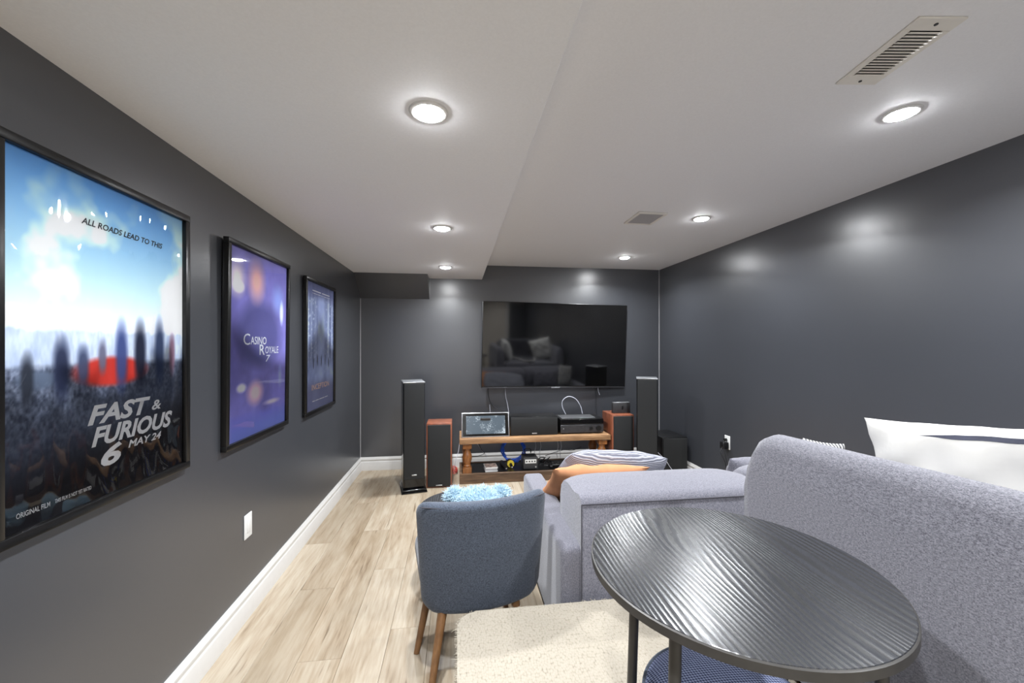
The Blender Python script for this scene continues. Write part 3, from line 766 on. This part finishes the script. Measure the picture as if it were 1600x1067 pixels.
for sx in (-1, 1):
    for yy in (.05, .33): MB().cyl(.02, 0, .021, (sx*(hw-.04), yy, 0), 14).build('foot', 'black', t)
cable('thin pale cord running down in front of the subwoofer', 'white_cable', [P(1028, 707, 3.83), P(1040, 719, 3.825), P(1048, 731, 3.82), P(1058, 742, 3.81), (at(1066, 750, y=3.8).x, 3.8, .006)], .0028)

# ------------------------------------------------------------------ soft things
def pillow(mb, W, Hh, T, pinch=.06, seed=0, wr=.006, sag=0):
    rn = random.Random(seed); ph = [rn.uniform(0, 6) for _ in range(6)]
    def f(u, v, s):
        px = W/2*u*(1-pinch*(1-v*v)*abs(u)**3); py = Hh/2*v*(1-pinch*(1-u*u)*abs(v)**3)
        e = max(0, (1-abs(u)**3.2)*(1-abs(v)**3.2))
        th = T/2*e**.55
        wv = wr*math.sin(9*u+ph[0]+3*v)*math.sin(7*v+ph[1])*e**.5 + wr*.7*math.sin(15*u*v+ph[2])*e**.5
        return (px, s*(th+wv*(1 if s > 0 else .8)) + sag*(u*u), py)
    return mb.two(30, 30, f)
def put_pillow(name, label, W, Hh, T, mat, loc, rot, seed=0, pinch=.06, piping=None, wr=.006, group=None):
    t = thing(name, label, 'pillow', loc, 0, group); t.rotation_euler = rot
    mb = MB(); pillow(mb, W, Hh, T, pinch, seed, wr); mb.build('cover', mat, t, sharp=80)
    if piping:
        n = 40; loop = []
        for (a, b, c, d) in ((-1, -1, 1, -1), (1, -1, 1, 1), (1, 1, -1, 1), (-1, 1, -1, -1)):
            for i in range(n):
                u, v = a+(c-a)*i/n, b+(d-b)*i/n
                loop.append((W/2*u*(1-pinch*(1-v*v)*abs(u)**3), 0, Hh/2*v*(1-pinch*(1-u*u)*abs(v)**3)))
        MB().tube(loop+[loop[0]], .004, 6).build('piping', piping, t)
    return t
def soft_box(mb, x0, x1, y0, y1, z0, z1, r=.05, crown=0.0, seg=5):
    b = bmesh.new(); bmesh.ops.create_cube(b, size=1)
    for v in b.verts: v.co = Vector(((x0+x1)/2 + v.co.x*(x1-x0), (y0+y1)/2 + v.co.y*(y1-y0), (z0+z1)/2 + v.co.z*(z1-z0)))
    bmesh.ops.bevel(b, geom=b.edges[:], offset=r, segments=seg, affect='EDGES', profile=.5)
    bmesh.ops.subdivide_edges(b, edges=[e for e in b.edges if e.calc_length() > .12], cuts=8, use_grid_fill=True)
    for v in b.verts:
        u = (v.co.x-(x0+x1)/2)/((x1-x0)/2); q = (v.co.y-(y0+y1)/2)/((y1-y0)/2); h = (v.co.z-z0)/(z1-z0)
        v.co.z += crown*max(0, 1-u**4)*max(0, 1-q**4)*(h if h > .5 else 0)
    mb.merge(b); return mb

def front_sofa():
    X0, Y0, W, D = .420, 1.600, 1.90, .98
    t = thing('sofa', 'low grey fabric sofa facing the television with orange and striped pillows', 'sofa', (X0, Y0, 0))
    MB().box(.02, W-.02, .03, D-.03, .07, .26, .02, 3).build('base', 'sofa', t)
    az = .52
    for x_ in (0, W-.125):
        mb = MB(); soft_box(mb, x_, x_+.125, 0, D, .06, az, .026, .004, 4); mb.build('arm', 'sofa', t, sharp=80)
    # thick back in two sections, rounded front and top, straight rear panel
    secs = [(.082, .965), (.975, W-.082)]
    for k, (a, b) in enumerate(secs):
        prof = [(-.006, .07), (-.006, .695), (.006, .716), (.03, .727), (.10, .738+.012*k), (.20, .742+.014*k), (.29, .728+.012*k), (.345, .69), (.37, .63), (.375, .55), (.355, .47), (.32, .40), (.30, .20), (.30, .07)]
        n = 24; mb = MB(); vs = []; fs = []
        for i in range(n+1):
            u = -1+2*i/n; e = 1-abs(u)**8
            for (yy, zz) in prof:
                k2 = .90+.10*e; zc = zz if zz < .5 else .5+(zz-.5)*(k2 if yy > .05 else 1)
                yc = yy if yy < .2 else .2+(yy-.2)*(.8+.2*e)
                vs.append((a+(b-a)*i/n, yc, zc))
        m = len(prof)
        for i in range(n):
            for j in range(m): fs.append((i*m+j, (i+1)*m+j, (i+1)*m+(j+1) % m, i*m+(j+1) % m))
        fs += [list(range(m)), list(range(n*m, n*m+m))[::-1]]
        mb.add(vs, fs)
        bb = mb.build('backrest', 'sofa', t, sharp=70)
        MB().tube([(a+.002, -.007, .697), (b-.002, -.007, .697)], .0026, 6).build('seam', 'seam', bb)
        MB().tube([(a+.001, -.007, .08), (a+.001, -.007, .697)], .0024, 6).build('seam', 'seam', bb)
    sw = (W-.25)/3
    for k in range(3):
        mb = MB(); soft_box(mb, .127+k*sw, .123+(k+1)*sw, .30, D-.005, .25, .42, .04, .02, 4); mb.build('seat_cushion', 'sofa', t, sharp=80)
    for x_ in (.07, W-.07):
        for y_ in (.07, D-.07): MB().lathe([(.018, 0), (.026, .075)], 14, (x_, y_, 0)).build('leg', 'walnut', t)
front_sofa()
put_pillow('throw_pillow', 'plain orange cotton pillow leaning inside the low grey sofa', .54, .42, .12, 'orange', (.735, 2.17, .575), (math.radians(50), math.radians(2), math.radians(3)), 2, .07)
put_pillow('throw_pillow', 'grey corduroy pillow with fine ridges leaning behind the orange pillow', .60, .38, .17, 'stripe', (.925, 2.37, .568), (math.radians(45), math.radians(5), math.radians(2)), 4, -.13)
put_pillow('throw_pillow', 'cream and grey pinstriped pillow at the far end of the low sofa', .25, .36, .12, 'stripe2', (2.075, 2.08, .625), (math.radians(8), math.radians(8), math.radians(-8)), 6, .06)
put_pillow('throw_pillow', 'plain grey pillow leaning in the far corner of the low sofa', .42, .29, .13, 'sofa', (1.70, 2.10, .585), (math.radians(16), 0, math.radians(5)), 8, .06)

def rear_sofa():
    X0, Y0, Z0, W, D = 1.0, .37, RZ+.022, 1.34, .92
    t = thing('loveseat', 'high-armed grey tweed loveseat standing on the carpeted platform', 'sofa', (X0, Y0, Z0))
    def arm(x_, flip):
        n = 40; vs = []; fs = []; th = .15
        ring = [(-.0, 0), (0, .5), (0, .82), (.012, .92), (.04, .985), (.075, 1.0), (.11, .985), (.138, .92), (.15, .82), (.15, .5), (.15, 0)]
        m = len(ring)
        for i in range(n+1):
            s = i/n; y = D*s; top = .760 - .03*s
            d = D-y; r = .085
            if d < r: top -= (r - math.sqrt(max(0, r*r-(r-d)**2)))*.95
            tz = top-.04
            for (xx, h) in ring: vs.append((x_+xx, y, .04+tz*h))
        for i in range(n):
            for j in range(m): fs.append((i*m+j, (i+1)*m+j, (i+1)*m+(j+1) % m, i*m+(j+1) % m))
        fs += [list(range(m)), list(range(n*m, n*m+m))[::-1]]
        mb = MB(); mb.add(vs, fs); mb.build('arm', 'sofa2', t, sharp=75)
    arm(0, 0); arm(W-.15, 1)
    mb = MB(); soft_box(mb, .15, W-.15, 0, .22, .05, .80, .05, .02, 4); mb.build('backrest', 'sofa2', t, sharp=80)
    MB().box(.15, W-.15, .2, D-.04, .05, .26, .02, 3).build('base', 'sofa2', t)
    for k in range(2):
        sw = (W-.3)/2; mb = MB(); soft_box(mb, .152+k*sw, .148+(k+1)*sw, .20, D-.02, .26, .43, .04, .02, 4); mb.build('seat_cushion', 'sofa2', t, sharp=80)
    for x_ in (.07, W-.07):
        for y_ in (.08, D-.1): MB().lathe([(.018, 0), (.025, .045)], 14, (x_, y_, 0)).build('leg', 'walnut', t)
    return Z0
z0 = rear_sofa()
wp = put_pillow('bed_pillow', 'big white cotton pillow with a dark stripe leaning on the loveseat arm', .46, .40, .17, 'white_cloth', (1.285, .812, .972), (math.radians(-16), math.radians(7), math.radians(92)), 3, .05, None, .008)
mb = MB()
pts_ = []
for i in range(15):
    u = -.55+1.5*i/14
    for s_ in (0, 1): pts_.append((-.33*u, .002, .195 + .010*math.sin(5*u) + (.013*(1-((u-.2)/.75)**2) if s_ else 0)))
def stripe_band():
    # printed dark stripe lying on the pillow's upper face
    mb = MB(); n = 22; vs = []; fs = []
    W, Hh, T, pinch = .46, .40, .17, .05
    rn = random.Random(3); ph = [rn.uniform(0, 6) for _ in range(6)]
    for i in range(n+1):
        u = -.3+1.2*i/n
        for v in (.90, .90+.045*min(1, i/6)):
            uu = -u
            px = W/2*uu*(1-pinch*(1-v*v)*abs(uu)**3); py = Hh/2*v*(1-pinch*(1-uu*uu)*abs(v)**3)
            e = max(0, (1-abs(uu)**3.2)*(1-abs(v)**3.2)); th = T/2*e**.55
            wv = .008*math.sin(9*uu+ph[0]+3*v)*math.sin(7*v+ph[1])*e**.5 + .0056*math.sin(15*uu*v+ph[2])*e**.5
            vs.append((px, th+wv+.0015, py))
    for i in range(n): fs.append((2*i, 2*i+2, 2*i+3, 2*i+1))
    mb.add(vs, fs); mb.build('printed_stripe', 'navy', wp)
stripe_band()
put_pillow('bed_pillow', 'white cotton pillow leaning at the loveseat arm next to the right wall', .46, .44, .15, 'white_cloth', (2.02, .82, .985), (math.radians(-16), math.radians(-14), math.radians(35)), 5, .05)
# throw over the loveseat back and seat
def throw():
    mb = MB(); path = [(.66, 1.135), (.58, 1.142), (.50, 1.140), (.39, 1.142), (.361, 1.10), (.355, .95)]
    path = [(1.20, .775), (1.0, .79), (.82, .79), (.66, .82), (.605, .92), (.595, 1.05), (.56, 1.135), (.48, 1.155), (.40, 1.145), (.36, 1.08), (.355, .9)]
    n = 20; vs = []; fs = []
    m = len(path)
    sp = spline([(0, a, b) for a, b in path], 4); m = len(sp)
    for lay in (0, 1):
        for i in range(n+1):
            s = -1+2*i/n
            for k, p in enumerate(sp):
                tt = k/(m-1); half = .10+.34*min(1, tt*1.6)
                vs.append((1.67+s*half, p.y, p.z + .008*lay + .004*math.sin(7*s+tt*9)+.004))
    o = (n+1)*m
    for i in range(n):
        for k in range(m-1):
            fs.append((i*m+k, (i+1)*m+k, (i+1)*m+k+1, i*m+k+1)); fs.append((o+i*m+k, o+i*m+k+1, o+(i+1)*m+k+1, o+(i+1)*m+k))
    mb.add(vs, fs); t = thing('throw_blanket', 'dark throw with a white border draped over the loveseat', 'blanket', (0, 0, 0))
    mb.build('blanket', 'throw', t, sharp=80)
    e = []
    for side in (0, n): e.append([Vector(vs[o+side*m+k]) for k in range(m)])
    MB().tube(e[0][::-1] + [Vector(vs[o+i*m]) for i in range(n+1)] + e[1], .012, 6).build('white_border', 'white_cloth', t)
throw()
# ------------------------------------------------------------------ dining chair
def chair():
    t = thing('upholstered_chair', 'blue-grey upholstered chair on wooden legs with its back turned', 'chair', (.085, 1.835, 0), math.radians(10))
    Zb, Zt, Wd, r = .255, .722, .284, .07
    def f(u, v, s):
        h = (v+1)/2; hh = (1-(1-h)**1.0); z = Zb+(Zt-Zb)*(math.sin((v)*PI/2)*.5+.5)
        d = min(z-Zb, Zt-z); wv = Wd*(1-.10*(1-(z-Zb)/(Zt-Zb)))
        rr = r if z < (Zb+Zt)/2 else .05
        if d < rr: wv -= rr - math.sqrt(max(0, rr*rr-(rr-d)**2))
        uu = math.sin(u*PI/2)
        th = .030*(1-abs(uu)**10)**.5*min(1, (max(d, 0)/.014))**.5 + .003
        xx = wv*uu
        yc = -.165 + 1.0*xx*xx - .045*(z-Zb)/(Zt-Zb)
        return (xx, yc + s*th, z - .014*(xx/Wd)*0)
    mb = MB(); mb.two(36, 30, f); bk = mb.build('backrest', 'chair', t, sharp=80)
    n = 30; MB().tube([(Wd*.93*(-1+2*i/n), -.165+1.0*(Wd*.93*(-1+2*i/n))**2-.045-.027, Zt-.014) for i in range(n+1)], .0022, 6).build('seam', 'seam', bk)
    mb = MB(); soft_box(mb, -.265, .265, -.13, .22, .335, .455, .05, .015, 5); mb.build('seat', 'chair', t, sharp=80)
    MB().box(-.2, .2, -.12, .2, .295, .34, .02, 3).build('seat_frame', 'seam', t)
    inv = Matrix.Rotation(-math.radians(10), 3, 'Z')
    def L(x, y, z): return inv @ (Vector((x, y, z)) - Vector((.085, 1.835, 0)))
    for top, bot in (((-.055, 1.685, .32), (-.108, 1.545, 0)), ((-.115, 1.87, .32), (-.182, 1.80, 0)), ((.235, 1.72, .32), (.275, 1.64, 0)), ((.18, 1.98, .32), (.245, 2.02, 0))):
        MB().tube([L(*top), L(*[(a+b)/2 for a, b in zip(top, bot)]), L(*bot)], .021, 16, .0125).build('leg', 'walnut', t)
chair()

# ------------------------------------------------------------------ low round table and plush
pt = at(724, 764, z=.40)
TC = Vector((pt.x+.0, pt.y-.27, 0))
t = thing('round_side_table', 'small round black table between the chair and the television', 'table', TC)
MB().lathe([(.0005, .375), (.262, .375), (.27, .381), (.27, .394), (.264, .40), (.0005, .40)], 48).build('top', 'ash', t)
for k in range(4):
    a = PI/4+k*PI/2; MB().tube([(math.cos(a)*.15, math.sin(a)*.15, .376), (math.cos(a)*.22, math.sin(a)*.22, 0)], .011, 10).build('leg', 'leg_metal', t)
def plush():
    c = at(745, 790, z=.52); c = Vector((at(745, 780, y=TC.y-.02).x, TC.y-.02, .40))
    t = thing('plush_toy', 'fluffy light blue plush toy lying on the small black table', 'plush toy', c)
    rn = random.Random(9)
    parts = [('body', (.01, 0, .038), (.118, .11, .046), 2200), ('ear', (-.130, .05, .042), (.05, .045, .04), 700), ('ear', (.145, .05, .042), (.05, .045, .04), 700)]
    for nm, cc, rr, cnt in parts:
        mb = MB(); b = bmesh.new(); bmesh.ops.create_icosphere(b, subdivisions=3, radius=1)
        for v in b.verts: v.co = Vector((cc[0]+v.co.x*rr[0], cc[1]+v.co.y*rr[1], max(.003, cc[2]+v.co.z*rr[2])))
        mb.merge(b); o = mb.build(nm, 'plush', t)
        fb = MB()
        for _ in range(cnt):
            d = Vector((rn.gauss(0, 1), rn.gauss(0, 1), rn.gauss(.3, 1))).normalized()
            q = Vector((cc[0]+d.x*rr[0], cc[1]+d.y*rr[1], cc[2]+d.z*rr[2]))
            if q.z < .012: continue
            nrm = Vector((d.x/rr[0], d.y/rr[1], d.z/rr[2])).normalized()
            jit = Vector((rn.uniform(-.4, .4), rn.uniform(-.4, .4), rn.uniform(-.3, .3)))
            l = rn.uniform(.014, .028)
            e1 = q+(nrm+jit*.5)*l*.6; e2 = q+(nrm+jit*1.2)*l
            if e2.z < .004: e2.z = .004
            fb.tube([q-nrm*.004, e1, e2], .0042, 4, .0008)
        fb.build('fur', 'plush', o, kind='stuff')
    MB().tube([(-.13, .04, .042), (-.09, .02, .042)], .03, 10).tube([(.13, .04, .042), (.09, .02, .042)], .03, 10).build('neck', 'plush', t)
plush()

# ------------------------------------------------------------------ round table on the platform
hh = .48; ZT = H-hh; TCx, TCy, TR = 1.24*hh, 1.70*hh, .623*hh
FZ = RZ+.022
t = thing('round_table', 'round black ash-grain table on thin metal legs beside the loveseat', 'table', (TCx, TCy, FZ))
zt = ZT-FZ
MB().lathe([(.0005, zt-.02), (TR-.002, zt-.02), (TR-.002, zt-.002), (TR-.004, zt), (.0005, zt)], 96).build('top', 'ash', t)
MB().lathe([(TR-.003, zt-.02), (TR, zt-.019), (TR, zt-.003), (TR-.003, zt-.001)], 96).build('edge_band', 'leg_metal', t)
MB().lathe([(.10, zt-.03), (.12, zt-.03), (.12, zt-.02), (.10, zt-.02)], 32).build('mount_ring', 'leg_metal', t)
for (x_, y_) in ((.425, .935), (.398, .70), (.80, .655), (.815, .915)):
    a = Vector((x_-TCx, y_-TCy, 0)); MB().tube([a*.96+Vector((0, 0, zt-.02)), a*1.04], .0115, 14).build('leg', 'leg_metal', t)
# pouf under it
t = thing('pouf', 'low round blue knitted pouf under the round black table', 'pouf', (.598, .81, FZ))
MB().lathe([(.12, 0), (.17, .012), (.192, .05), (.199, .12), (.197, .19), (.189, .22), (.179, .238), (.15, .249), (.10, .254), (.05, .256), (.0005, .257)], 64).build('cushion', 'pouf', t)
ring = [(math.cos(2*PI*i/64)*.183, math.sin(2*PI*i/64)*.187, .230) for i in range(65)]
MB().tube(ring, .005, 8).build('rim_piping', 'chair', t)
# brown fluffy offcut by the loveseat foot
def fur():
    c = Vector((at(1285, 1062, z=FZ).x-.03, at(1285, 1062, z=FZ).y-.03, FZ)); rn = random.Random(4)
    t = thing('fur_mat', 'small shaggy brown fur mat on the cream carpet beside the loveseat', 'mat', c)
    MB().lathe([(.06, 0), (.062, .006), (.05, .012), (.0005, .014)], 24).build('backing', 'brown_fur', t)
    fb = MB()
    for _ in range(700):
        a, r = rn.uniform(0, 2*PI), .065*math.sqrt(rn.random()); q = Vector((math.cos(a)*r, math.sin(a)*r, .008))
        d = Vector((math.cos(a)*.5+rn.uniform(-.5, .5), math.sin(a)*.5+rn.uniform(-.5, .5), rn.uniform(.3, 1))).normalized()*rn.uniform(.015, .03)
        e = q+d; fb.tube([q, q+d*.6, (e.x, e.y, max(.002, e.z-.006))], .0022, 4, .0006)
    fb.build('shag', 'brown_fur', t, kind='stuff')
fur()
